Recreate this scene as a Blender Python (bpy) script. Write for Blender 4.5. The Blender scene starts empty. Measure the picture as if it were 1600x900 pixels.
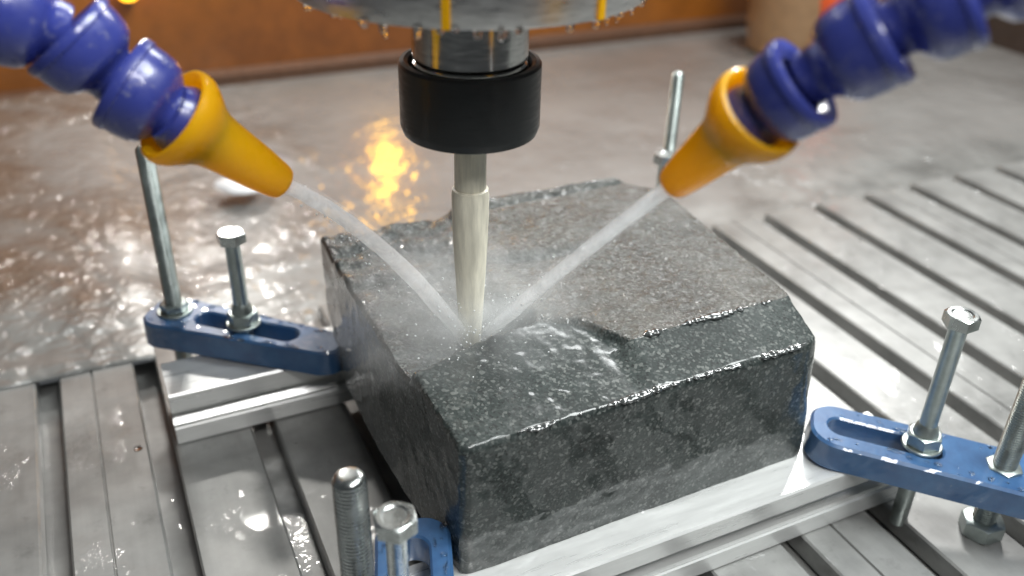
import bpy, math, random
from mathutils import Vector, Matrix, noise

random.seed(7)
sc = bpy.context.scene
COL = sc.collection
PI = math.pi

# ---------------------------------------------------------------- camera
cam_d = bpy.data.cameras.new('camera')
cam = bpy.data.objects.new('camera', cam_d)
COL.objects.link(cam)
cam_d.sensor_width = 36.0
cam_d.lens = 36.0 * 1443.0 / 1600.0
cam_d.clip_start = 0.01
cam_d.clip_end = 50
ROT = Matrix(((0.9072, 0.1962, -0.3721), (-0.4201, 0.4684, -0.7772), (0.0218, 0.8614, 0.5074)))
cam.matrix_world = Matrix.Translation((0, 0, 0.30)) @ ROT.to_4x4()
cam_d.dof.use_dof = True
cam_d.dof.focus_distance = 0.355
cam_d.dof.aperture_fstop = 6.3
sc.camera = cam

# ---------------------------------------------------------------- world + lamps
w = bpy.data.worlds.new('World'); sc.world = w; w.use_nodes = True
w.node_tree.nodes['Background'].inputs[0].default_value = (0.90, 0.96, 1.0, 1)
w.node_tree.nodes['Background'].inputs[1].default_value = 0.06

def area(name, loc, target, sx, sy, power, col=(1, 1, 1)):
    d = bpy.data.lights.new(name, 'AREA'); d.shape = 'RECTANGLE'
    d.size = sx; d.size_y = sy; d.energy = power; d.color = col
    o = bpy.data.objects.new(name, d); COL.objects.link(o)
    o.location = loc
    o.rotation_euler = (Vector(target) - Vector(loc)).to_track_quat('-Z', 'Y').to_euler()
    return o
area('work_lamp', (0.86, 0.80, 0.72), (0.24, 0.25, 0.03), 0.13, 0.09, 4.6, (1, 0.98, 0.95))
area('ceiling_panel', (0.60, -0.02, 1.10), (0.26, 0.28, 0.0), 0.70, 0.45, 15.5, (0.96, 1.0, 0.99))
area('rear_fill', (1.15, 1.45, 1.25), (0.30, 0.30, 0.0), 0.60, 0.45, 9.0, (0.97, 1.0, 1.0))  # unseen soft panel added for the rails and slats to reflect
area('rear_strip_lamp', (0.10, 0.90, 0.52), (0.08, 0.5, 0.0), 0.06, 0.02, 0.8, (1, 0.97, 0.92))
area('front_fill', (0.14, -0.28, 0.78), (0.13, 0.29, 0.10), 0.22, 0.16, 2.6, (1, 0.99, 0.97))  # unseen fill added above the camera to brighten nozzles and front faces
area('low_sparkle_fill', (0.10, 0.95, 0.30), (0.05, 0.60, 0.0), 0.06, 0.015, 0.7, (1, 0.97, 0.92))  # unseen light added low at the back so the tray ripples sparkle

vs = sc.view_settings
vs.view_transform = 'Standard'; vs.look = 'None'; vs.exposure = 0.32; vs.gamma = 1.0
vs.use_curve_mapping = False
sc.cycles.use_denoising = True
sc.cycles.max_bounces = 10
sc.cycles.transparent_max_bounces = 24
sc.cycles.volume_bounces = 2
sc.cycles.sample_clamp_indirect = 12.0

# ---------------------------------------------------------------- helpers
def link(o, parent=None):
    COL.objects.link(o)
    if parent is not None:
        o.parent = parent
    return o

def mesh(name, verts, faces, mat, parent=None, smooth=None, weld=False):
    me = bpy.data.meshes.new(name)
    me.from_pydata([tuple(v) for v in verts], [], faces)
    if weld:
        import bmesh
        bm = bmesh.new(); bm.from_mesh(me)
        bmesh.ops.remove_doubles(bm, verts=bm.verts, dist=1e-6)
        bmesh.ops.recalc_face_normals(bm, faces=bm.faces)
        bm.to_mesh(me); bm.free()
    me.validate(); me.update()
    if mat: me.materials.append(mat)
    if smooth is not None:
        me.shade_smooth()
        if smooth < 180:
            me.set_sharp_from_angle(angle=math.radians(smooth))
    return link(bpy.data.objects.new(name, me), parent)

def empty(name, loc, label, cat, group=None, rot=(0, 0, 0)):
    o = bpy.data.objects.new(name, None); o.empty_display_size = 0.01
    COL.objects.link(o); o.location = loc; o.rotation_euler = rot
    tag(o, label, cat, group)
    return o

def tag(o, label=None, cat=None, group=None, kind=None):
    if label: o['label'] = label
    if cat: o['category'] = cat
    if group: o['group'] = group
    if kind: o['kind'] = kind
    return o

def lathe(profile, n=48, closed=False):
    """profile: list of (r,z) -> verts, faces about the z axis"""
    V, F = [], []
    m = len(profile)
    for r, z in profile:
        for k in range(n):
            a = 2 * PI * k / n
            V.append((r * math.cos(a), r * math.sin(a), z))
    for i in range(m - 1):
        for k in range(n):
            k2 = (k + 1) % n
            F.append((i * n + k, i * n + k2, (i + 1) * n + k2, (i + 1) * n + k))
    if profile[0][0] > 1e-6: F.append(tuple(range(n - 1, -1, -1)))
    if profile[-1][0] > 1e-6: F.append(tuple((m - 1) * n + k for k in range(n)))
    return V, F

def xf(V, M):
    return [M @ Vector(v) for v in V]

def frame_to(a, b):
    """matrix whose origin is a and whose z axis points to b"""
    a, b = Vector(a), Vector(b)
    q = (b - a).to_track_quat('Z', 'Y')
    return Matrix.Translation(a) @ q.to_matrix().to_4x4()

def extrude_profile(poly, x0, x1, axis='x'):
    n = len(poly); V, F = [], []
    for x in (x0, x1):
        for a, b in poly:
            V.append((x, a, b) if axis == 'x' else (a, x, b))
    for k in range(n):
        k2 = (k + 1) % n
        F.append((k, k2, n + k2, n + k))
    F.append(tuple(range(n - 1, -1, -1))); F.append(tuple(range(n, 2 * n)))
    return V, F

# ---------------------------------------------------------------- materials
class NT:
    def __init__(s, name):
        s.m = bpy.data.materials.new(name); s.m.use_nodes = True
        s.t = s.m.node_tree; s.n = s.t.nodes
        s.b = s.n['Principled BSDF']; s.out = s.n['Material Output']
        s.co = s.n.new('ShaderNodeTexCoord')
    def P(s, **k):
        for a, v in k.items():
            a = a.replace('_', ' ')
            if isinstance(v, tuple) and len(v) == 3 and 'Radius' not in a: v = (*v, 1)
            s.b.inputs[a].default_value = v
        return s
    def L(s, a, b): s.t.links.new(a, b)
    def noise(s, scale, detail=4, rough=.55, dist=0, vec=None, stretch=None):
        x = s.n.new('ShaderNodeTexNoise')
        x.inputs['Scale'].default_value = scale; x.inputs['Detail'].default_value = detail
        x.inputs['Roughness'].default_value = rough; x.inputs['Distortion'].default_value = dist
        v = vec or s.co.outputs['Object']
        if stretch:
            mp = s.n.new('ShaderNodeMapping'); mp.inputs['Scale'].default_value = stretch
            s.L(v, mp.inputs[0]); v = mp.outputs[0]
        s.L(v, x.inputs['Vector']); return x.outputs['Fac']
    def voro(s, scale, feature='F1', out='Distance', rnd=1.0):
        x = s.n.new('ShaderNodeTexVoronoi'); x.feature = feature
        x.inputs['Scale'].default_value = scale; x.inputs['Randomness'].default_value = rnd
        s.L(s.co.outputs['Object'], x.inputs['Vector']); return x.outputs[out]
    def ramp(s, fac, stops):
        x = s.n.new('ShaderNodeValToRGB'); e = x.color_ramp.elements
        while len(e) < len(stops): e.new(0.5)
        for q, (p, c) in zip(e, stops):
            q.position = p
            q.color = (c, c, c, 1) if not isinstance(c, tuple) else (*c, 1)
        s.L(fac, x.inputs[0]); return x.outputs[0]
    def mix(s, fac, a, b, mode='MIX'):
        x = s.n.new('ShaderNodeMix'); x.data_type = 'RGBA'; x.blend_type = mode
        for sock, v in ((x.inputs[0], fac), (x.inputs[6], a), (x.inputs[7], b)):
            if hasattr(v, 'links'): s.L(v, sock)
            elif isinstance(v, tuple): sock.default_value = (*v, 1)
            else: sock.default_value = v
        return x.outputs[2]
    def math(s, op, a, b=0.0):
        x = s.n.new('ShaderNodeMath'); x.operation = op
        for sock, v in ((x.inputs[0], a), (x.inputs[1], b)):
            if hasattr(v, 'links'): s.L(v, sock)
            else: sock.default_value = v
        return x.outputs[0]
    def bump(s, h, strength, dist, prev=None, to='Normal'):
        x = s.n.new('ShaderNodeBump'); x.inputs['Strength'].default_value = strength
        x.inputs['Distance'].default_value = dist
        s.L(h, x.inputs['Height'])
        if prev: s.L(prev, x.inputs['Normal'])
        return x.outputs[0]
    def set(s, name, sock): s.L(sock, s.b.inputs[name])

def mat_slat():
    t = NT('wet_aluminium_slat').P(Metallic=0.30, Coat_Weight=0.55, Coat_Roughness=0.06, Coat_IOR=1.33)
    n1 = t.noise(9, 5, .6); n2 = t.noise(60, 4, .65); st = t.noise(40, 3, .6, stretch=(6, .25, 1))
    c = t.ramp(t.math('ADD', t.math('MULTIPLY', n1, .6), t.math('MULTIPLY', t.noise(28, 5, .65), .4)), [(.36, (.13, .132, .127)), (.48, (.245, .247, .239)), (.62, (.34, .342, .332))])
    c = t.mix(.06, c, t.ramp(st, [(.3, .35), (.7, .75)]))
    blot = t.ramp(n2, [(.60, 0.0), (.74, 1.0)])
    c = t.mix(t.math('MULTIPLY', blot, .5), c, (.12, .12, .115))
    c = t.mix(t.ramp(t.noise(14, 4, .7, .6, stretch=(1.6, .5, 1)), [(.54, 0.0), (.70, .45)]), c, (.14, .138, .13))
    t.set('Base Color', c)
    t.set('Roughness', t.ramp(n1, [(.3, .30), (.7, .50)]))
    wv = t.math('ADD', t.noise(150, 2, .5, .8), t.noise(60, 2, .5)); puddle = t.ramp(t.noise(12, 2, .5), [(.48, 0.0), (.60, 1.0)])
    t.set('Coat Normal', t.bump(t.math('MULTIPLY', wv, puddle), .75, .006))
    t.set('Normal', t.bump(st, .04, .0004))
    return t.m

def mat_base():
    t = NT('wet_slot_floor').P(Metallic=.2, Roughness=.35, Coat_Weight=1.0, Coat_Roughness=.04, Coat_IOR=1.33)
    n = t.noise(30, 4)
    t.set('Base Color', t.ramp(n, [(.3, (.19, .192, .188)), (.7, (.36, .36, .35))]))
    t.set('Coat Normal', t.bump(t.noise(90, 3), .3, .003))
    return t.m

def mat_tray():
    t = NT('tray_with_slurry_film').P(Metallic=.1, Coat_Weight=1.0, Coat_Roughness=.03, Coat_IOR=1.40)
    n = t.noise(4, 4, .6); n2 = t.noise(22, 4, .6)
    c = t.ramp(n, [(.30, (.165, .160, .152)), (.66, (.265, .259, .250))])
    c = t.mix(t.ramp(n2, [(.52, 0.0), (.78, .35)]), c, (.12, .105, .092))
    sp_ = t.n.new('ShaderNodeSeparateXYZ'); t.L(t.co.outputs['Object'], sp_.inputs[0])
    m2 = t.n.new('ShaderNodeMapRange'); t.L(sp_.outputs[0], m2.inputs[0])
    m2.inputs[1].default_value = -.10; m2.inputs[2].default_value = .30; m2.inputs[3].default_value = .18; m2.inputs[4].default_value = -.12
    wall_refl = t.ramp(t.math('ADD', t.noise(7, 5, .65, .6), m2.outputs[0]), [(.50, 0.0), (.72, .75)])  # brown reflection of the wall painted into the colour, stronger to the left
    c = t.mix(wall_refl, c, (.115, .070, .040))
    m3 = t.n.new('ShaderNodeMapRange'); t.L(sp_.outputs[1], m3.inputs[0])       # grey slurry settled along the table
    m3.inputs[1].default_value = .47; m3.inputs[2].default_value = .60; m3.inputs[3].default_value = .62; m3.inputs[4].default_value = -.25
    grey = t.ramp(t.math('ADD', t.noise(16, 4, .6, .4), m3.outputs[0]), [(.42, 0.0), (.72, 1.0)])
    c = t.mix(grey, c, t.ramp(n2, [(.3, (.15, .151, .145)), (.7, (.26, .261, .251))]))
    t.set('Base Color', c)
    t.set('Roughness', t.ramp(n2, [(.3, .25), (.7, .45)]))
    # rippled water on the flooded side, thinning to a film
    sep = t.n.new('ShaderNodeSeparateXYZ'); t.L(t.co.outputs['Object'], sep.inputs[0])
    mr = t.n.new('ShaderNodeMapRange'); t.L(sep.outputs[0], mr.inputs[0])
    mr.inputs[1].default_value = .05; mr.inputs[2].default_value = .19
    mr.inputs[3].default_value = 1.0; mr.inputs[4].default_value = .16
    rip = t.math('ADD', t.noise(88, 1, .4, .8), t.math('MULTIPLY', t.noise(36, 2, .5, .5), 1.6))
    calm = t.ramp(t.noise(7, 3, .55, .5), [(.40, .22), (.62, 1.0)])
    h = t.math('MULTIPLY', t.math('MULTIPLY', rip, mr.outputs[0]), calm)
    t.set('Coat Normal', t.bump(h, 1.0, .0120))
    t.set('Normal', t.bump(h, .4, .003))
    return t.m

def mat_wall():
    t = NT('orange_brown_panel').P(Roughness=.35, Coat_Weight=.3, Coat_Roughness=.15)
    n = t.noise(5, 4, .6); n2 = t.noise(60, 3, .7)
    c = t.ramp(n, [(.30, (.10, .028, .005)), (.70, (.30, .100, .012))])
    c = t.mix(.25, c, t.ramp(n2, [(.3, (.10, .03, .006)), (.7, (.40, .13, .02))]))
    t.set('Base Color', c)
    return t.m

def mat_metal(name, col, rough, metal=1.0, scratch=None, wet=.3, bumpy=0.15, deep=.62):
    t = NT(name).P(Metallic=metal, Coat_Weight=wet, Coat_Roughness=.05, Coat_IOR=1.33)
    n = t.noise(120, 4, .6, stretch=scratch)
    d = tuple(v * deep for v in col)
    t.set('Base Color', t.ramp(n, [(.28, d), (.66, col)]))
    t.set('Roughness', t.ramp(n, [(.3, rough * .8), (.7, min(1, rough * 1.35))]))
    t.set('Normal', t.bump(n, bumpy, .0004))
    if wet: t.set('Coat Normal', t.bump(t.noise(160, 2), .3, .0012))
    return t.m

def mat_blue_paint():
    t = NT('wet_blue_paint').P(Coat_Weight=1.0, Coat_Roughness=.04, Roughness=.38, Coat_IOR=1.5)
    n = t.noise(90, 4, .65)
    c = t.ramp(n, [(.25, (.026, .080, .20)), (.75, (.048, .14, .30))])
    worn = t.ramp(t.noise(230, 3, .7), [(.66, 0.0), (.74, .5)])
    t.set('Base Color', t.mix(worn, c, (.20, .25, .30)))
    t.set('Normal', t.bump(n, .25, .0006))
    t.set('Coat Normal', t.bump(t.noise(75, 2), .4, .0026))
    return t.m

def mat_stone(sawn=False):
    t = NT('wet_sawn_granite' if sawn else 'wet_milled_granite').P(Coat_Weight=1.0, Coat_Roughness=.05, Coat_IOR=1.5, Roughness=.6, Specular_IOR_Level=.25)
    big = t.noise(28, 5, .65, .4)
    base = t.ramp(big, [(.30, (.013, .019, .018)), (.55, (.030, .040, .038)), (.75, (.056, .068, .065))])
    # feldspar / mica grains
    g1 = t.voro(1250, 'F1', 'Color'); g1s = t.n.new('ShaderNodeSeparateColor'); t.L(g1, g1s.inputs[0])
    c = t.mix(t.ramp(g1s.outputs[0], [(.58, 0.0), (1.0, .60)]), base, (.11, .122, .117))
    c = t.mix(t.ramp(g1s.outputs[1], [(.70, 0.0), (.95, .8)]), c, (.012, .014, .014))
    g2 = t.voro(850, 'F1', 'Color'); g2s = t.n.new('ShaderNodeSeparateColor'); t.L(g2, g2s.inputs[0])
    c = t.mix(t.ramp(g2s.outputs[2], [(.86, 0.0), (.94, .65)]), c, (.17, .182, .172))
    # brownish tint of the untouched high face
    sep = t.n.new('ShaderNodeSeparateXYZ'); t.L(t.co.outputs['Object'], sep.inputs[0])
    mr = t.n.new('ShaderNodeMapRange'); t.L(sep.outputs[2], mr.inputs[0])
    mr.inputs[1].default_value = .0965; mr.inputs[2].default_value = .0985
    br = t.math('MULTIPLY', mr.outputs[0], t.ramp(t.noise(16, 3), [(.35, .45), (.6, 1.0)]))
    if not sawn: c = t.mix(t.math('MULTIPLY', br, .50), c, (.112, .102, .088))
    dark_patch = t.ramp(t.noise(24, 3, .5, .3, stretch=(1.6, 1.0, .7)), [(.46, 0.0), (.64, .55)])  # broad stretched noise patches that darken the granite
    c = t.mix(dark_patch, c, t.mix(.5, c, (.010, .012, .012)))
    t.set('Base Color', c)
    h = t.math('ADD', t.noise(330, 5, .7), t.math('MULTIPLY', g1s.outputs[0], .35))
    if sawn:      # smooth cut faces under a running film of water
        t.set('Normal', t.bump(h, .10, .0008))
        film = t.math('ADD', t.noise(30, 2, .5, .2), t.math('MULTIPLY', t.noise(150, 2, .5), .25))
        t.set('Coat Normal', t.bump(film, .045, .0024))
        t.set('Coat Roughness', t.ramp(t.noise(30, 3), [(.35, .04), (.65, .20)]))
    else:
        t.set('Normal', t.bump(h, .50, .0014))
        wv = t.math('ADD', t.noise(260, 3, .6, .6), t.math('MULTIPLY', t.noise(90, 3, .5, .5), 1.5))
        t.set('Coat Normal', t.bump(wv, .9, .0042))
        t.set('Coat Roughness', t.ramp(t.noise(40, 3), [(.35, .03), (.65, .12)]))
    return t.m

def mat_plastic(name, col, rough=.22, sss=0.0, var=.8, thru=0.0, dirt=0.0):
    t = NT(name).P(Roughness=rough, Coat_Weight=.7, Coat_Roughness=.04, Coat_IOR=1.36)
    n = t.noise(70, 3, .6)
    c = t.ramp(n, [(.3, tuple(v * var for v in col)), (.7, col)])
    c = t.mix(t.ramp(t.noise(310, 4, .7), [(.60, 0.0), (.70, dirt)]), c, (.34, .34, .33))
    t.set('Base Color', c)
    t.set('Roughness', t.ramp(t.noise(120, 4, .7), [(.35, rough * .7), (.7, min(1, rough * 2))]))
    t.set('Coat Normal', t.bump(t.noise(190, 2), .35, .0015))
    if sss:
        t.P(Subsurface_Weight=sss, Subsurface_Radius=(.01, .004, .001), Subsurface_Scale=.6)
    if thru:                                    # thin translucent plastic lets light through
        tl = t.n.new('ShaderNodeBsdfTranslucent'); tl.inputs[0].default_value = (*col, 1)
        ad = t.n.new('ShaderNodeMixShader'); ad.inputs[0].default_value = thru
        t.L(t.b.outputs[0], ad.inputs[1]); t.L(tl.outputs[0], ad.inputs[2]); t.L(ad.outputs[0], t.out.inputs[0])
    return t.m

def mat_jet(name, lo, hi):
    t = NT(name)
    n = t.noise(75, 4, .65, 0.8)
    tr = t.n.new('ShaderNodeBsdfTransparent')
    t.P(Base_Color=(.92, .94, .95), Roughness=.25, IOR=1.33, Coat_Weight=.6, Coat_Roughness=.05)
    t.set('Normal', t.bump(n, .5, .002))
    tl = t.n.new('ShaderNodeBsdfTranslucent'); tl.inputs[0].default_value = (.95, .96, .97, 1)
    m1 = t.n.new('ShaderNodeMixShader'); m1.inputs[0].default_value = .5
    t.L(t.b.outputs[0], m1.inputs[1]); t.L(tl.outputs[0], m1.inputs[2])
    ms = t.n.new('ShaderNodeMixShader')
    at = t.n.new('ShaderNodeAttribute'); at.attribute_name = 'fade'
    t.L(t.math('MULTIPLY', t.ramp(n, [(.35, lo), (.65, hi)]), at.outputs['Fac']), ms.inputs[0])
    t.L(tr.outputs[0], ms.inputs[1]); t.L(m1.outputs[0], ms.inputs[2])
    t.L(ms.outputs[0], t.out.inputs[0])
    return t.m

def mat_water():
    t = NT('clear_water_drop').P(Base_Color=(1, 1, 1), Roughness=.02, IOR=1.33, Transmission_Weight=1.0)
    return t.m

def mat_film():
    t = NT('water_film_on_stone').P(Base_Color=(.06, .066, .066), Roughness=.06, IOR=1.5, Coat_Weight=1.0, Coat_Roughness=.02, Coat_IOR=1.6, Specular_IOR_Level=.9)
    t.set('Normal', t.bump(t.noise(500, 2), .5, .001))
    return t.m

def mat_mist(peak=75.0):
    t = NT('spray_mist_volume')
    t.n.remove(t.b)
    v = t.n.new('ShaderNodeVolumePrincipled')
    v.inputs['Color'].default_value = (.95, .97, .98, 1)
    # density falls off from the middle of the cloud
    g = t.n.new('ShaderNodeVectorMath'); g.operation = 'LENGTH'
    t.L(t.co.outputs['Object'], g.inputs[0])
    fall = t.ramp(g.outputs['Value'], [(.0, 1.0), (.45, .35), (1.0, 0.0)])
    n = t.ramp(t.noise(2.6, 3, .6), [(.38, .15), (.68, 1.0)])
    d = t.math('MULTIPLY', t.math('MULTIPLY', fall, n), peak)
    t.L(d, v.inputs['Density'])
    t.L(v.outputs[0], t.out.inputs['Volume'])
    return t.m

def mat_emit(name, col, s):
    t = NT(name); t.P(Base_Color=col, Roughness=.3)
    t.P(Emission_Color=col, Emission_Strength=s)
    n = t.noise(60, 2); t.set('Emission Strength', t.ramp(n, [(.3, s * .7), (.7, s)]) if s <= 1 else t.math('MULTIPLY', t.ramp(n, [(.3, .7), (.7, 1.0)]), s))
    return t.m

M = dict(
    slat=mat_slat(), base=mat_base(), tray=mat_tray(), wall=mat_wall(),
    rail=mat_metal('wet_extruded_aluminium', (.80, .81, .80), .30, .45, (.15, 2, 2), .8, .04, .86),
    zinc=mat_metal('zinc_plated_steel', (.50, .56, .54), .34, .9, None, .35),
    zincbright=mat_metal('bright_zinc_steel', (.66, .70, .69), .26, 1.0, None, .4),
    steel=mat_metal('polished_spindle_steel', (.62, .62, .60), .16, 1.0, (1, 1, 6), .2, .03),
    black=mat_metal('black_oxide_steel', (.017, .0195, .0205), .42, .25, (1, 1, 9), .25),
    tool=mat_metal('abrasive_tool_steel', (.90, .86, .71), .5, .0, (3, 3, .4), .15, .05),
    shank=mat_metal('tool_shank_steel', (.86, .82, .67), .42, .05, (3, 3, .4), .2, .03),
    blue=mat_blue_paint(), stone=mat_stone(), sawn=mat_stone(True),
    hose=mat_plastic('blue_hose_plastic', (.038, .052, .27), .26, dirt=.40),
    orange=mat_plastic('orange_nozzle_plastic', (1.0, .62, .012), .30, 0, .98, .60),
    jet=mat_jet('white_water_jet', .42, .86), spray=mat_jet('fine_water_spray', .04, .18),
    water=mat_water(), jet2=mat_plastic('white_splash_water', (.85, .88, .89), .1), film=mat_film(), mist=mat_mist(),
    shroud=mat_metal('dull_flange_steel', (.60, .60, .59), .30, .85, (1, 1, 6), .3, .04),
    bluering=mat_plastic('blue_shroud_plastic', (.03, .07, .22), .3),
    tan=mat_plastic('tan_plastic', (.34, .20, .10), .4), red=mat_plastic('orange_red_plastic', (.85, .12, .025), .35),
    wallshade=mat_plastic('wall_foot_shadow', (.085, .035, .014), .5), dark=mat_plastic('dark_brown_paint', (.055, .035, .025), .4),
    foam=mat_plastic('white_foam', (.75, .76, .78), .5),
    amber=mat_emit('amber_lamp_glass', (1.0, .50, .02), 15.0), dimamber=mat_emit('dim_amber_lamp_glass', (1.0, .45, .02), 4.0),
)

# ---------------------------------------------------------------- tray, wall behind
def tray():
    V, F = [], []
    xs = [-.9 + .05 * i for i in range(0, 59)]
    xs = sorted(set([round(x, 4) for x in xs] + [round(-.02 + .01 * i, 4) for i in range(24)]))
    ys = [-.4, .47, .49, .55, .7, .9, 1.2, 1.6]
    def z(x, y):
        k = max(0, min(1, (x + .005) / .045)); k = k * k * (3 - 2 * k)
        return (.0013 * (1 - k) - .0105 * k) if y > .465 else -.02
    ys = [.4675, .4685, .472, .49, .55, .7, .9, 1.2, 1.6]
    for y in ys:
        for x in xs: V.append((x, y, z(x, y) - (.0009 if y == .4675 else 0)))
    n = len(xs)
    for j in range(len(ys) - 1):
        for i in range(n - 1):
            F.append((j * n + i, j * n + i + 1, (j + 1) * n + i + 1, (j + 1) * n + i))
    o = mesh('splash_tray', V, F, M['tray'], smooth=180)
    tag(o, kind='structure')
tray()

V, F = extrude_profile([(.975, -.03), (.975, .42), (1.0, .42), (1.0, -.03)], -.9, 2.0)
tag(mesh('back_wall', V, F, M['wall']), kind='structure')
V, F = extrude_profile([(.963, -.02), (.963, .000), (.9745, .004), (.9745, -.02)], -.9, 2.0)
tag(mesh('wall_shadow_strip', V, F, M['wallshade']), kind='structure')  # dark brown strip standing in for the shadow gap under the wall

# ---------------------------------------------------------------- slotted table
table = empty('machine_table', (0, 0, -.0135), 'pale aluminium machine table of wet parallel slats with slots between', 'machine table')
def slat_mesh(joint):
    W, T, b = .0375, .0125, .0009
    lip = .0055
    prof = [(0.0022, 0), (0, .0018), (0, T - lip + .001), (0, T - b), (b, T)]
    if joint:
        prof += [(.0155, T), (.0159, T - .0012), (.0165, T - .0012), (.0169, T)]
    prof += [(W - b, T), (W, T - b), (W, .0018), (W - .0022, 0)]
    prof = prof[::-1]
    n = len(prof); V, F = [], []
    rows = [(-.10, 0), (.02, 0), (.15, 0), (.30, 0), (.4845, 0), (.4868, .0008), (.4880, .0026)]
    for y, dz in rows:
        for a, h in prof:
            V.append((a, y, max(0, h - dz * (1 if h > T * .6 else 0))))
    for r in range(len(rows) - 1):
        for k in range(n):
            k2 = (k + 1) % n
            F.append((r * n + k2, r * n + k, (r + 1) * n + k, (r + 1) * n + k2))
    F.append(tuple(range(n))); F.append(tuple((len(rows) - 1) * n + k for k in range(n - 1, -1, -1)))
    return V, F
protos = {}
for k in range(-5, 25):
    x = -.0575 + .0115 + .049 * k
    j = (k % 3 == 0)
    if j not in protos:
        V, F = slat_mesh(j); o = mesh('slat', V, F, M['slat'], table, smooth=35); protos[j] = o
    else:
        o = link(protos[j].copy()); o.parent = table
    o.location = (x, random.uniform(-.0006, .0006), .001 + random.uniform(-.00015, .00015))
V, F = extrude_profile([(-.10, -.008), (.484, -.008), (.484, .0008), (-.10, .0008)], -.32, 1.16)
mesh('bed_plate', V, F, M['base'], table)
# ---------------------------------------------------------------- aluminium rails
def rail(name, x0, x1, y, label, rz):
    S, g, dp, lip, ins = .030, .0041, .0075, .0022, .0075
    c = .0009
    def side():   # one side, along +a from 0 to S, depth b inward
        m = S / 2
        return [(c, 0), (m - g - .0012, 0), (m - g - .0006, .0007), (m - g, .0007), (m - g, lip), (m - ins, lip), (m - ins, lip + .0018), (m - .0035, dp), (m + .0035, dp),
                (m + ins, lip + .0018), (m + ins, lip), (m + g, lip), (m + g, .0007), (m + g + .0006, .0007), (m + g + .0012, 0), (S - c, 0)]
    poly = []
    for a, b in side(): poly.append((a, b))            # bottom
    for a, b in side(): poly.append((S - b, a))        # far side
    poly += [(S - c, S), (S / 2, S), (c, S)]    # plain top
    for a, b in side(): poly.append((b, S - a))        # near side
    V, F = extrude_profile(poly, x0, x1)
    o = mesh(name, V, F, M['rail'], smooth=25)
    o.location = (0, y, .0); o.rotation_euler = (0, 0, math.radians(rz))
    tag(o, label, 'rail', 'rails carrying the stone block')
    return o
rail('aluminium_rail', .006, .306, .2095, 'slotted aluminium rail under the front edge of the granite block', .8)
rail('aluminium_rail', .005, .262, .3845, 'slotted aluminium rail under the back of the block beneath the far blue clamp', .5)

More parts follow.
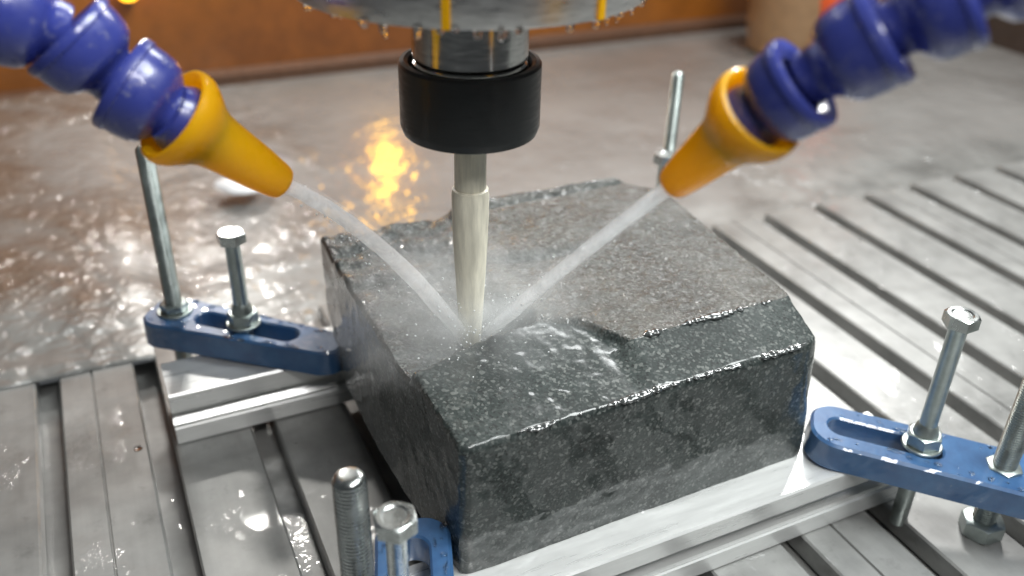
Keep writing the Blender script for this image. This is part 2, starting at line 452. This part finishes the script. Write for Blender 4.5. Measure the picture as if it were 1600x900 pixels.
# ---------------------------------------------------------------- granite block
def stone():
    FL, FR, BR, BL = Vector((.0905, .2265)), Vector((.2525, .231)), Vector((.2665, .394)), Vector((.0867, .3966))
    def plan(s, t):
        p = FL * (1 - s) * (1 - t) + FR * s * (1 - t) + BL * (1 - s) * t + BR * s * t
        return p
    def sm(a, b, x):
        x = max(0., min(1., (x - a) / (b - a))); return x * x * (3 - 2 * x)
    # left boundary of the untouched plateau as polyline in (t, s)
    PB = [(.15, .512), (.268, .433), (.319, .345), (.45, .33), (.66, .345), (.86, .40), (1.0, .42)]
    def bound(t):
        if t <= PB[0][0]: return PB[0][1]
        for (t0, s0), (t1, s1) in zip(PB, PB[1:]):
            if t <= t1: return s0 + (s1 - s0) * (t - t0) / (t1 - t0)
        return PB[-1][1]
    RB = [(0, .25), (.17, .295), (.343, .319), (.433, .268), (.512, .15), (1.01, .15)]   # upper rim of the sawn slope
    def rim(s):
        for (s0, t0), (s1, t1) in zip(RB, RB[1:]):
            if s <= s1: return t0 + (t1 - t0) * (s - s0) / (s1 - s0)
        return .15
    def nz(x, y, z, sc_, o=4): return noise.fractal(Vector((x, y, z)) * sc_, 1.0, 2.0, o)
    def top(s, t):
        p = plan(s, t); x, y = p
        ra = nz(x, y, 0, 60) * .0012 + nz(x, y, 3, 190, 5) * .0007
        plat = .0996 + ra * .45
        cham = .0915 + .0081 * t / .15 + ra * .15
        d = s - bound(t) + .012 * nz(x, y, 7, 90)
        steep = .008 + .10 * sm(.30, .55, t)
        k = sm(-steep, .006, d)
        dx, dy = s - .175, t - .33
        pocket = math.exp(-(dx * dx / .020 + dy * dy / .030))
        low = .0932 - .0085 * pocket + ra * .8 - .0004 * abs(math.sin(t * 38 + s * 9))
        low += .0011 * math.sin(t * 46 + 4 * nz(x, y, 9, 30)) * sm(.45, .75, t)
        bev = .0910 + .0075 * t / .30 + ra * .22                           # sawn slope in front of the cut
        k3 = sm(-.022, .004, rim(s) - t + .010 * nz(x, y, 11, 110))
        low = low * (1 - k3) + bev * k3
        hi = plat if t > .15 else cham
        if t <= .15: k = sm(-.05, .02, s - .50)
        z = low * (1 - k) + hi * k
        # groove and ridge along the far edge
        gt = .925 + .045 * s
        z -= .0035 * math.exp(-((t - gt) / .016) ** 2) * sm(.30, .5, s)
        z -= .0024 * math.exp(-((t - .63 - .03 * math.sin(9 * s)) / .020) ** 2) * sm(.30, .42, s) * sm(.80, .62, s)
        # chipped, rounded rims
        e = min(s * .165, (1 - s) * .165, t * .17, (1 - t) * .17)
        chip = .0012 + .0016 * max(0, nz(x, y, 1, 120))
        z -= .0022 * max(0, 1 - e / chip) ** 2
        z -= .0060 * sm(.84, 1.0, t) * sm(.90, 1.0, s)
        return z
    NX, NY, NZ = 190, 190, 60
    zb = .0302
    V, F = [], []
    def grid(n, m, fn):
        base = len(V)
        for j in range(m + 1):
            for i in range(n + 1): V.append(fn(i / n, j / m))
        for j in range(m):
            for i in range(n):
                a = base + j * (n + 1) + i
                F.append((a, a + 1, a + n + 2, a + n + 1))
    def disp(p, amt=1.0):
        x, y, z = p
        return Vector((nz(x, y, z, 55), nz(x + 5, y, z, 55), 0)) * .0004 * amt + Vector((nz(x, y, z, 210, 3), nz(x, y + 3, z, 210, 3), 0)) * .00007 * amt
    def P(s, t, h):
        p = plan(s, t); z = zb + (top(s, t) - zb) * h
        # cut back-right corner, bulging left flank
        v = Vector((p.x, p.y, z))
        cut = max(0, (s - .93) + (t - .86) * .5)
        v.x -= cut * .05 * (1 if t > .85 else 0)
        v.x -= .004 * math.sin(PI * t) * (1 - s) ** 6 * (1 - .5 * h)
        v.x += .006 * (1 - h) * s ** 5 * (1 - t)
        v.y += .0035 * max(0, (s - .955) / .045) ** 2 * (1 - t) ** 10
        v.y += .0020 * max(0, (.03 - s) / .03) ** 2 * (1 - t) ** 10
        # two shallow sawn hollows in the near face
        if t < .02:
            u = s
            for (cu, ch, ru, rh, dp) in ((.60, .78, .045, .16, .0006),):
                q = ((u - cu - .25 * (.6 - h) * .5) / ru) ** 2 + ((h - ch) / rh) ** 2
                v.y += dp * math.exp(-q) * (1 - t / .02)
        return v + disp(v)
    grid(NX, NY, lambda a, b: P(a, b, 1))
    grid(NX, NZ, lambda a, b: P(a, 0, b))
    grid(NX, NZ // 2, lambda a, b: P(1 - a, 1, b))
    grid(NY, NZ, lambda a, b: P(0, 1 - a, b))
    grid(NY, NZ, lambda a, b: P(1, a, b))
    grid(2, 2, lambda a, b: P(a, 1 - b, 0))
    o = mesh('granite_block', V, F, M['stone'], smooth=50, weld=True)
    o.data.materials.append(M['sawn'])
    for f in o.data.polygons:
        c_ = f.center
        s_ = (c_.x - .0895) / .164; t_ = (c_.y - .2265 - .0045 * s_) / .167
        if abs(f.normal.z) < .55 or t_ < rim(max(0, s_)) - .004: f.material_index = 1
    # beads of water clinging to the two long rims
    def bead(path, rad, gap):
        BV, BF = [], []
        n, m = 8, len(path); b0 = 0; open_ = False
        for i, p in enumerate(path):
            k = noise.noise(Vector((p.x * 95, p.y * 95, gap)))
            k2 = noise.noise(Vector((p.x * 420, p.y * 420, gap + 9)))
            rr = rad * max(0.0, .38 + 1.3 * k + .55 * k2)
            live = rr > rad * .12
            for q in range(n):
                a = 2 * PI * q / n
                BV.append((p.x, p.y + 1.6 * rr * math.cos(a), p.z + .75 * rr * math.sin(a)))
            if live and open_:
                for q in range(n):
                    q2 = (q + 1) % n
                    BF.append(((i - 1) * n + q, (i - 1) * n + q2, i * n + q2, i * n + q))
            open_ = live
        tag(mesh('water_bead', BV, BF, M['film'], o, smooth=180), kind='stuff')
    bead([P(s_, .15, 1) + Vector((0, -.0002, 0)) for s_ in [.50 + .49 * i / 260 for i in range(261)]], .0016, 2.0)
    bead([P(s_, .006, 1) for s_ in [.12 + .86 * i / 400 for i in range(401)]], .0015, 8.0)
    bead([P(s_, .985, 1) for s_ in [.35 + .58 * i / 300 for i in range(301)]], .0009, 5.0)
    tag(o, 'wet dark speckled granite block being milled under the spindle', 'stone block')
stone()

# ---------------------------------------------------------------- bolts, studs, straps
def hexpart(a, H, dish=True, n=48, two=False):
    """hex head / nut with a turned chamfer; a = half across flats"""
    V, F = [], []
    ang = [2 * PI * k / n for k in range(n)]
    rh = [a / math.cos(((t + PI / 6) % (PI / 3)) - PI / 6) for t in ang]
    rc = a * .96
    ch = [(r - rc) * .55 for r in rh]
    rings = []
    if two: rings.append([(rc, 0) for r, c in zip(rh, ch)]); rings.append([(r, c) for r, c in zip(rh, ch)])
    else: rings.append([(r, 0) for r in rh])
    rings.append([(r, H - c) for r, c in zip(rh, ch)])
    rings.append([(rc, H)] * n)
    if dish: rings += [[(a * .72, H)] * n, [(a * .62, H - a * .07)] * n]
    for R_ in rings:
        for t, (r, z) in zip(ang, R_): V.append((r * math.cos(t), r * math.sin(t), z))
    for i in range(len(rings) - 1):
        for k in range(n):
            k2 = (k + 1) % n
            F.append((i * n + k, i * n + k2, (i + 1) * n + k2, (i + 1) * n + k))
    F.append(tuple(range(n - 1, -1, -1))); F.append(tuple((len(rings) - 1) * n + k for k in range(n)))
    return V, F

def threaded(r, z0, z1, pitch, depth, n=32, tip=.0012):
    sub = 6; rows = int((z1 - z0) / pitch * sub)
    V, F = [], []
    for i in range(rows + 1):
        z = z0 + (z1 - z0) * i / rows
        for k in range(n):
            a = 2 * PI * k / n
            ph = (z / pitch - k / n) % 1.0
            rr = r - depth * (1 - abs(2 * ph - 1)) ** 1.0
            top = max(0, (z - (z1 - tip)) / tip)
            rr = min(rr, r - depth * .3 - top * depth * 1.4) if top > 0 else rr
            V.append((rr * math.cos(a), rr * math.sin(a), z))
    for i in range(rows):
        for k in range(n):
            k2 = (k + 1) % n
            F.append((i * n + k, i * n + k2, (i + 1) * n + k2, (i + 1) * n + k))
    F.append(tuple(range(n - 1, -1, -1)))
    # domed end
    b = len(V); m = rows * n
    for fr, dz in ((.80, .0007), (.5, .0009)):
        for k in range(n):
            a = 2 * PI * k / n; rr = (r - depth * 1.7) * fr
            V.append((rr * math.cos(a), rr * math.sin(a), z1 + dz))
    for (s0, s1) in ((m, b), (b, b + n)):
        for k in range(n):
            k2 = (k + 1) % n; F.append((s0 + k, s0 + k2, s1 + k2, s1 + k))
    F.append(tuple(b + n + k for k in range(n)))
    return V, F

def lean(x=0., y=0.): return (math.radians(x), math.radians(y), 0)

def stud(xy, ztop, r, label, nuts=(), thread=True, pitch=.00125, rot=(0, 0, 0), mat='zinc', depth=.0005):
    t = empty('threaded_stud', (xy[0], xy[1], -.011), label, 'stud', 'threaded studs of the clamps', rot)
    V, F = threaded(r, 0, ztop + .011, pitch, depth)
    mesh('rod', V, F, M[mat], t, smooth=60)
    for z, a, h, fl in nuts:
        V, F = hexpart(a, h, False, two=True)
        V = [(x, y, q + z + .011) for x, y, q in V]
        o = mesh('nut', V, F, M[mat], t, smooth=30)
        o.rotation_euler.z = .4
        if fl:
            V, F = lathe([(fl * .97, 0), (fl, .0004), (fl, .0012), (fl * .97, .0016)])
            V = [(x, y, q + z + .011 - .0018) for x, y, q in V]
            mesh('washer', V, F, M[mat], t, smooth=30)
    return t

def bolt(xy, zhead, r, label, nutz=None, a=.0061, hh=.0052, na=.0066, rot=(0, 0, 0), hr=.3, mat='zinc', z0=-.011):
    t = empty('hex_bolt', (xy[0], xy[1], z0), label, 'bolt', 'hex bolts of the clamps', rot)
    L = zhead - z0
    V, F = lathe([(r * .9, 0), (r, .0008), (r, L * .5), (r, L - .0006), (r * 1.1, L)], 32)
    mesh('shank', V, F, M[mat], t, smooth=40)
    V, F = hexpart(a, hh); V = [(x, y, z + L) for x, y, z in V]
    o = mesh('head', V, F, M['zincbright'] if mat == 'zinc' else M[mat], t, smooth=28); o.rotation_euler.z = hr
    if nutz is not None:
        V, F = hexpart(na, .006, False, two=True); V = [(x, y, z + nutz - z0 + .0016) for x, y, z in V]
        o = mesh('nut', V, F, M[mat], t, smooth=28); o.rotation_euler.z = .25
        V, F = lathe([(na * 1.22, 0), (na * 1.28, .0004), (na * 1.28, .0013), (na * 1.22, .0017)])
        V = [(x, y, z + nutz - z0) for x, y, z in V]
        mesh('washer', V, F, M[mat], t, smooth=28)
        V, F = lathe([(r * 1.0, 0), (r * 1.45, .0002), (r * 1.25, .0035), (r, .005)], 32)
        V = [(x, y, z + nutz - z0 + .0076) for x, y, z in V]
        mesh('collar', V, F, M[mat], t, smooth=40)
    return t

def rrect(x0, x1, w, r, n=10, taper=1.0):
    """rounded rectangle outline, counter-clockwise; taper narrows the x1 end"""
    P = []
    for cx, cy, a0 in ((x1 - r, w - r, 0), (x0 + r, w - r, PI / 2), (x0 + r, -(w - r), PI), (x1 - r, -(w - r), 1.5 * PI)):
        for k in range(n + 1):
            a = a0 + PI / 2 * k / n
            x, y = cx + r * math.cos(a), cy + r * math.sin(a)
            f = 1 + (taper - 1) * max(0, (x - x0) / (x1 - x0) - .62) / .38
            P.append((x, y * f))
    return P

def strap(p0, p1, W, T, label, slot, sw=.0062, r=.011, taper=1.0, over0=.0, over1=.0):
    """p0,p1: ends of the top centre line; slot (a,b) in metres from p0"""
    a, b = Vector(p0), Vector(p1)
    L = (b - a).length
    X = (b - a).normalized(); Y = Vector((0, 0, 1)).cross(X).normalized(); Z = X.cross(Y)
    mt = Matrix((X, Y, Z)).transposed().to_4x4(); mt.translation = a
    bv = .0012
    O = [rrect(bv, L - bv, W / 2 - bv, r - bv, taper=taper), rrect(0, L, W / 2, r, taper=taper)]
    I = [rrect(slot[0] - bv * .7, slot[1] + bv * .7, sw + bv * .7, sw + bv * .6), rrect(slot[0], slot[1], sw, sw - .0001)]
    n = len(O[0])
    seq = [(I[1], -T), (O[1], -T), (O[1], -bv), (O[0], 0), (I[0], 0), (I[1], -bv * .7)]
    V, F = [], []
    for pts, z in seq:
        V += [(x, y, z) for x, y in pts]
    for i in range(len(seq)):
        j = (i + 1) % len(seq)
        for k in range(n):
            k2 = (k + 1) % n
            F.append((i * n + k, i * n + k2, j * n + k2, j * n + k))
    o = mesh('strap_clamp', V, F, M['blue'], smooth=32)
    o.matrix_world = mt
    tag(o, label, 'clamp', 'blue strap clamps holding the rails')
    DV, DF = [], []
    for i in range(46):
        x = random.uniform(.004, L - .004); side = random.choice((-1, 1))
        y = side * random.uniform(sw + .002, W / 2 - .002)
        if x > L * .62: y *= 1 + (taper - 1) * (x / L - .62) / .38
        q = random.choice((.0005, .0006, .0008, .001, .0014)); e = random.choice((1, 1, 1.4, 3.0))
        pv, pf = lathe([(q, -q * .05), (q * .95, q * .15), (q * .7, q * .34), (.00002, q * .45)], 10)
        b_ = len(DV); DV += [(x + px * e, y + py, pz) for px, py, pz in pv]; DF += [tuple(k + b_ for k in f) for f in pf]
    tag(mesh('clinging_drops', DV, DF, M['water'], o, smooth=60), kind='stuff')
    return o

# far clamp on the slots at the left
strap((.0065, .4425, .0465), (.0875, .3745, .0440), .029, .0135, 'blue slotted strap clamp pressing the back rail beside the dark flank of the block', (.026, .082), .0058, .010, .62)
stud((.0172, .4345), .1355, .0043, 'tall grey threaded stud standing in the end of the far blue clamp by the tray', ((.0475, .0062, .004, .0088),))
bolt((.0470, .4090), .0925, .0037, 'short grey hex bolt through the slot of the far blue clamp', .0460, hr=.1)
# near right clamp
strap((.2615, .2355, .0450), (.3520, .1580, .0345), .030, .0130, 'blue slotted strap clamp at the right end of the front rail', (.0075, .0565), .0058, .012)
bolt((.2975, .2053), .1035, .0037, 'grey hex bolt standing in the slot of the blue clamp on the front rail', .0410, hr=.55, z0=-.004)
stud((.3233, .1831), .150, .0050, 'thick grey threaded stud at the right picture edge through the front blue clamp', ((.0, .0082, .008, .0100), (.0372, .0066, .002, .0085)))
# near clamp mostly below the picture
strap((.0790, .2475, .0470), (.0520, .1650, .0430), .028, .0130, 'blue strap clamp low in front of the dark flank, partly cut by the frame', (.010, .055), .0058, .010)
stud((.0500, .2200), .1000, .0057, 'thick pale threaded stud with a domed end nearest the camera', thread=True, pitch=.0016, mat='zincbright', depth=.00055)
bolt((.0590, .2020), .0905, .0034, 'bright hex bolt beside the thick pale stud in the foreground', .047, a=.0062, hh=.0056, hr=.9, mat='zincbright')
# bolt and stud showing above the block at the far right
stud((.3125, .4360), .1370, .0038, 'slim grey threaded stud rising behind the block near the orange nozzle', ((.0440, .0062, .004, .0088),))
bolt((.2905, .4080), .0955, .0037, 'hex bolt behind the block with only its head showing above the nozzle tip', .0440, hr=.2)

# ---------------------------------------------------------------- spindle and tool
AX = (.1215, .2920)
sp = empty('milling_spindle', (AX[0], AX[1], .1795), 'steel milling spindle with wide round flange and black collet nut', 'spindle')
def part(name, prof, mat, n=64, sm=30):
    V, F = lathe(prof, n)
    return mesh(name, V, F, M[mat], sp, smooth=sm)
part('collet_nut', [(.0085, .0008), (.0215, 0), (.0240, .0006), (.0249, .0030), (.0250, .0040), (.0250, .0252), (.0244, .0262), (.0230, .0264), (.0217, .0258), (.0212, .0225), (.0195, .0215)], 'black', 96)
part('spindle_nose', [(.0190, .0200), (.0200, .0225), (.0200, .0255), (.0192, .0262), (.0192, .0270), (.0202, .0278), (.0202, .0550), (.0185, .0560), (.0185, .0600)], 'steel', 96)
part('flange_plate', [(.0180, .0585), (.0560, .0585), (.0565, .0590), (.0565, .0610), (.0582, .0614), (.0582, .0900), (.0560, .0920), (.0400, .0940), (.0400, .1400)], 'steel', 128)
ring = part('shroud_ring', [(.0545, .0525), (.0550, .0518), (.0590, .0518), (.0594, .0525), (.0594, .0612), (.0584, .0615), (.0567, .0612), (.0567, .0588), (.0545, .0582)], 'shroud', 128)
for a in (250.0, 296.0):
    ca, sa = math.cos(math.radians(a - 9)), math.sin(math.radians(a - 9))
    V, F = extrude_profile([(.0590, .0516), (.0602, .0520), (.0602, .085), (.0590, .085)], -.0012, .0012)
    o = mesh('orange_streak', V, F, M['orange'], ring)  # orange reflection lines on the flange, built as thin strips
    o.rotation_euler.z = math.radians(a - 9) - PI / 2
# ragged drops hanging from the flange rim
V, F = [], []
for i in range(38):
    a = math.radians(random.uniform(180, 360)); r = random.uniform(.0560, .0592); L = random.choice((.0008, .0014, .002, .0034, .005)); w_ = random.uniform(.0008, .0017)
    pv, pf = lathe([(.0001, -L), (w_ * .7, -L * .82), (w_ * .75, -L * .5), (w_ * 1.1, 0.0004)], 8)
    b = len(V); V += [(x + r * math.cos(a), y + r * math.sin(a), z + .0519) for x, y, z in pv]; F += [tuple(q + b for q in f) for f in pf]
tag(mesh('hanging_drops', V, F, M['water'], ring, smooth=180), kind='stuff')

bit = empty('milling_bit', (AX[0], AX[1], .0855), 'beige tapered milling bit clamped in the black nut and cutting the stone', 'milling bit')
V, F = lathe([(.0001, 0), (.0032, .0006), (.0042, .0030), (.0048, .0120), (.0065, .0450), (.0070, .0600), (.0071, .0690), (.0068, .0712), (.0061, .0716)], 64)
mesh('cutting_cone', V, F, M['tool'], bit, smooth=30)
V, F = lathe([(.0059, .0715), (.0060, .0725), (.0060, .0960)], 64)
mesh('shank', V, F, M['shank'], bit, smooth=30)

# ---------------------------------------------------------------- coolant hoses
SEG = [(0.0, .0070), (.05, .0076), (.20, .0078), (.27, .0084), (.34, .0104), (.42, .0122), (.52, .0131), (.70, .0136), (.84, .0136), (.86, .0142), (.96, .0142), (1.0, .0136), (1.0, .0112), (.97, .0098), (.90, .0085)]
def hose(pts, cup, tip, label, scale=1.0, name='coolant_hose'):
    root = empty(name, cup, label, 'coolant hose', 'blue hoses with orange nozzles')
    inv = Matrix.Translation(-Vector(cup))
    pts = [Vector(p) for p in pts]
    for a, b in zip(pts, pts[1:]):
        L = (b - a).length
        mt = inv @ frame_to(b, a)                   # ball towards the nozzle, bell upstream
        prof = [(r * scale, t * L * 1.06 - .0015) for t, r in SEG]
        V, F = lathe(prof, 48)
        mesh('hose_segment', xf(V, mt), F[:-1], M['hose'], root, smooth=50)
    # ball that sits in the nozzle cup
    c, t = Vector(cup), Vector(tip)
    mt = inv @ frame_to(c, t)
    prof = [(.0082 * scale, -.008), (.0098 * scale, -.0045), (.0103 * scale, -.001), (.0098 * scale, .003), (.0075 * scale, .0065), (.0001, .0070)]
    V, F = lathe(prof, 48); mesh('ball_end', xf(V, mt), F, M['hose'], root, smooth=60)
    L = (t - c).length
    s = scale
    prof = [(.0106 * s, .0020), (.0112 * s, -.0030), (.0120 * s, -.0055), (.0132 * s, -.0066), (.0142 * s, -.0062), (.0146 * s, -.0046), (.0144 * s, -.0024), (.0134 * s, .0000), (.0116 * s, .0030),
            (.0098 * s, .0058), (.0087 * s, .0086), (.0081 * s, .0125), (.0069 * s, L * .70), (.0057 * s, L * .94), (.0052 * s, L * .985), (.0045 * s, L), (.0034 * s, L), (.0030 * s, L - .003), (.0001, L - .004)]
    V, F = lathe(prof, 56)
    mesh('nozzle', xf(V, mt), F, M['orange'], root, smooth=50)
    return root
hose([(-.0610, .2960, .2500), (-.0398, .2950, .2400), (-.0215, .2950, .2345), (-.0040, .2940, .2265), (.0080, .2912, .2115), (.0235, .2848, .1993)], (.0254, .2839, .1977), (.0521, .2878, .1720),
     'blue ball-jointed coolant hose with orange nozzle entering at upper left', 1.08)
hose([(.2230, .1300, .2910), (.2080, .1390, .2750), (.1955, .1440, .2630), (.1838, .1495, .2540), (.1718, .1580, .2445), (.1598, .1690, .2310), (.1522, .1780, .2188)], (.1512, .1792, .2174), (.1444, .1983, .1934),
     'blue ball-jointed coolant hose with orange nozzle entering at upper right', .90)

def jet(p0, p1, r0, r1, label, sag):
    a, b = Vector(p0), Vector(p1)
    root = empty('water_jet', a, label, 'water jet', 'coolant water jets')
    def tube(name, k0, k1, mat, seed, n=28, m=70):
        V, F = [], []
        q = (b - a).to_track_quat('Z', 'Y').to_matrix(); L = (b - a).length
        for i in range(m + 1):
            t = i / m
            c = (b - a) * t + Vector((0, 0, sag * 4 * t * (1 - t)))
            r = r0 * k0 * (1 - t) + r1 * k1 * t
            for k in range(n):
                an = 2 * PI * k / n
                d = Vector((math.cos(an), math.sin(an), 0))
                rr = r * (1 + .22 * t * noise.fractal(Vector((d.x * 1.2, d.y * 1.2, t * 7 + seed)), 1, 2, 3))
                V.append(c + q @ (d * rr))
        for i in range(m):
            for k in range(n):
                k2 = (k + 1) % n
                F.append((i * n + k, i * n + k2, (i + 1) * n + k2, (i + 1) * n + k))
        o = mesh(name, V, F, M[mat], root, smooth=180)
        fa = o.data.attributes.new('fade', 'FLOAT', 'POINT')
        for i, v in enumerate(fa.data): v.value = 1.0 - .55 * ((i // n) / m) ** 1.3
    tube('core_stream', .8, .7, 'jet', 1.0)
    tube('spray_sheath', 1.0, 1.35, 'spray', 5.0)
jet((.0521, .2878, .1720), (.1190, .2905, .0905), .0031, .0046, 'white water jet streaming from the nozzle at upper left onto the bit', .0085)
jet((.1444, .1983, .1934), (.1255, .2885, .0915), .0026, .0038, 'white water jet streaming from the nozzle at upper right onto the bit', .0012)

# splash cloud round the bit
def mist(loc, size, label, m='mist', name='spray_mist'):
    V, F = lathe([(math.sin(PI * k / 16) + 1e-7, -math.cos(PI * k / 16)) for k in range(17)], 24)
    o = mesh(name, V, F, M[m], smooth=180)
    o.location = loc; o.scale = size
    tag(o, label, 'mist', kind='stuff')
mist((.1200, .2960, .1030), (.060, .056, .025), 'dense pale water mist close round the cutting bit')

# flying splash: beads thrown up where the jets strike, and strays along the jets
V, F = [], []
def bead_at(p, rr, d):
    M_ = frame_to(p, Vector(p) + d)
    pv, pf = lathe([(.00001, -rr * 1.6), (rr * .7, -rr * .9), (rr, 0), (rr * .8, rr * .7), (.00001, rr * 1.2)], 8)
    b = len(V); V.extend(xf(pv, M_)); F.extend(tuple(q + b for q in f) for f in pf)
for i in range(150):
    a = random.uniform(0, 2 * PI); q = random.random() ** 1.6 * .040; up = random.random() ** 2 * .016 * (1 - q / .05)
    bead_at((.1215 + q * math.cos(a), .2900 + q * math.sin(a), .0955 + up + q * .10), random.choice((.0002, .0002, .0003, .0004)), Vector((math.cos(a), math.sin(a), random.uniform(-.3, .8))))
for (p0, p1) in (((.0521, .2878, .1720), (.1190, .2905, .0905)), ((.1444, .1983, .1934), (.1255, .2885, .0915))):
    p0, p1 = Vector(p0), Vector(p1)
    for i in range(90):
        t_ = random.random() ** .7; sp_r = .0035 + .006 * t_
        off = Vector((random.gauss(0, 1), random.gauss(0, 1), random.gauss(0, 1))) * sp_r * .6
        bead_at(p0.lerp(p1, t_) + off, random.choice((.00015, .00025, .0004)), p1 - p0)
tag(mesh('splash_drops', V, F, M['jet2'], smooth=180), 'tiny white drops splashing off the stone round the bit', 'water drops', kind='stuff')

# ---------------------------------------------------------------- things behind
def lamp(x, z, label, h, m='amber'):
    t = empty('amber_lamp', (x, .960, z), label, 'lamp', 'amber lamps on the back wall')
    V, F = lathe([(.0001, -h), (.005, -h * .97), (.008, -h * .8), (.0085, 0), (.008, h * .8), (.005, h * .97), (.0001, h)], 24)
    mesh('lens', V, F, M[m], t, smooth=60)
    V, F = extrude_profile([(-.002, -h - .004), (.0145, -h - .004), (.0145, h + .004), (-.002, h + .004)], -.004, .004)
    mesh('bracket', V, F, M['dark'], t)
lamp(.0500, .0965, 'small amber lamp glowing on the orange brown wall at upper left', .014, 'dimamber')
lamp(.2970, .1180, 'tall amber lamp on the wall mirrored in the wet tray behind the nut', .050)

tub = empty('storage_tub', (.772, .860, -.0105), 'blurred tan tub with orange red cap standing against the back wall', 'tub')
V, F = lathe([(.045, 0), (.050, .004), (.053, .030), (.054, .090), (.052, .1400), (.046, .150), (.0001, .151)], 40)
mesh('body', V, F, M['tan'], tub, smooth=40)
V, F = lathe([(.0001, -.030), (.016, -.028), (.028, -.018), (.031, 0), (.028, .018), (.016, .028), (.0001, .030)], 32)
o = mesh('cap', xf(V, Matrix.Translation((.018, -.044, .070))), F, M['red'], tub, smooth=60)

V, F = extrude_profile([(.70, -.011), (.70, .30), (.95, .30), (.95, -.011)], 1.03, 1.20)
tag(mesh('machine_column', V, F, M['dark']), 'dark brown machine column at the upper right corner', 'machine column')

V, F = lathe([(.0001, 0), (.018, .0002), (.0205, .002), (.0190, .0042), (.010, .0056), (.0001, .006)], 32)
V = [(x * (1.0 + .12 * math.sin(3 * math.atan2(y, x))), y * .95, z) for x, y, z in V]
o = mesh('foam_scrap', V, F, M['foam'], smooth=60); o.location = (.0930, .6800, .0005)
tag(o, 'flat white foam scrap lying on the wet tray under the nozzle', 'foam scrap')

# ---------------------------------------------------------------- loose drops of water
def drops(name, spots, label):
    V, F = [], []
    for (x, y, z, r) in spots:
        pv, pf = lathe([(r, -r * .08), (r * .96, r * .18), (r * .72, r * .42), (r * .35, r * .55), (.00002, r * .58)], 10)
        b = len(V); e = random.uniform(.7, 1.4); an = random.uniform(0, PI); c, s = math.cos(an), math.sin(an)
        for (px, py, pz) in pv:
            px *= e
            V.append((x + c * px - s * py, y + s * px + c * py, z + pz))
        F += [tuple(q + b for q in f) for f in pf]
    o = mesh(name, V, F, M['water'], smooth=60)
    tag(o, label, 'water drops', kind='stuff')
S = []
for i in range(60):
    x, y = random.uniform(-.10, .75), random.uniform(.16, .48)
    ph = (x + .0575) % .049
    if ph < .0135 or ph > .0475: continue
    if .08 < x < .27 and .19 < y < .42: continue
    if random.random() > (1.0 if x < .40 else .35): continue
    S.append((x, y, .0001, random.choice((.0006, .0008, .001, .0013, .0018))))
drops('table_drops', S, 'scattered clear water drops lying on the aluminium slats')
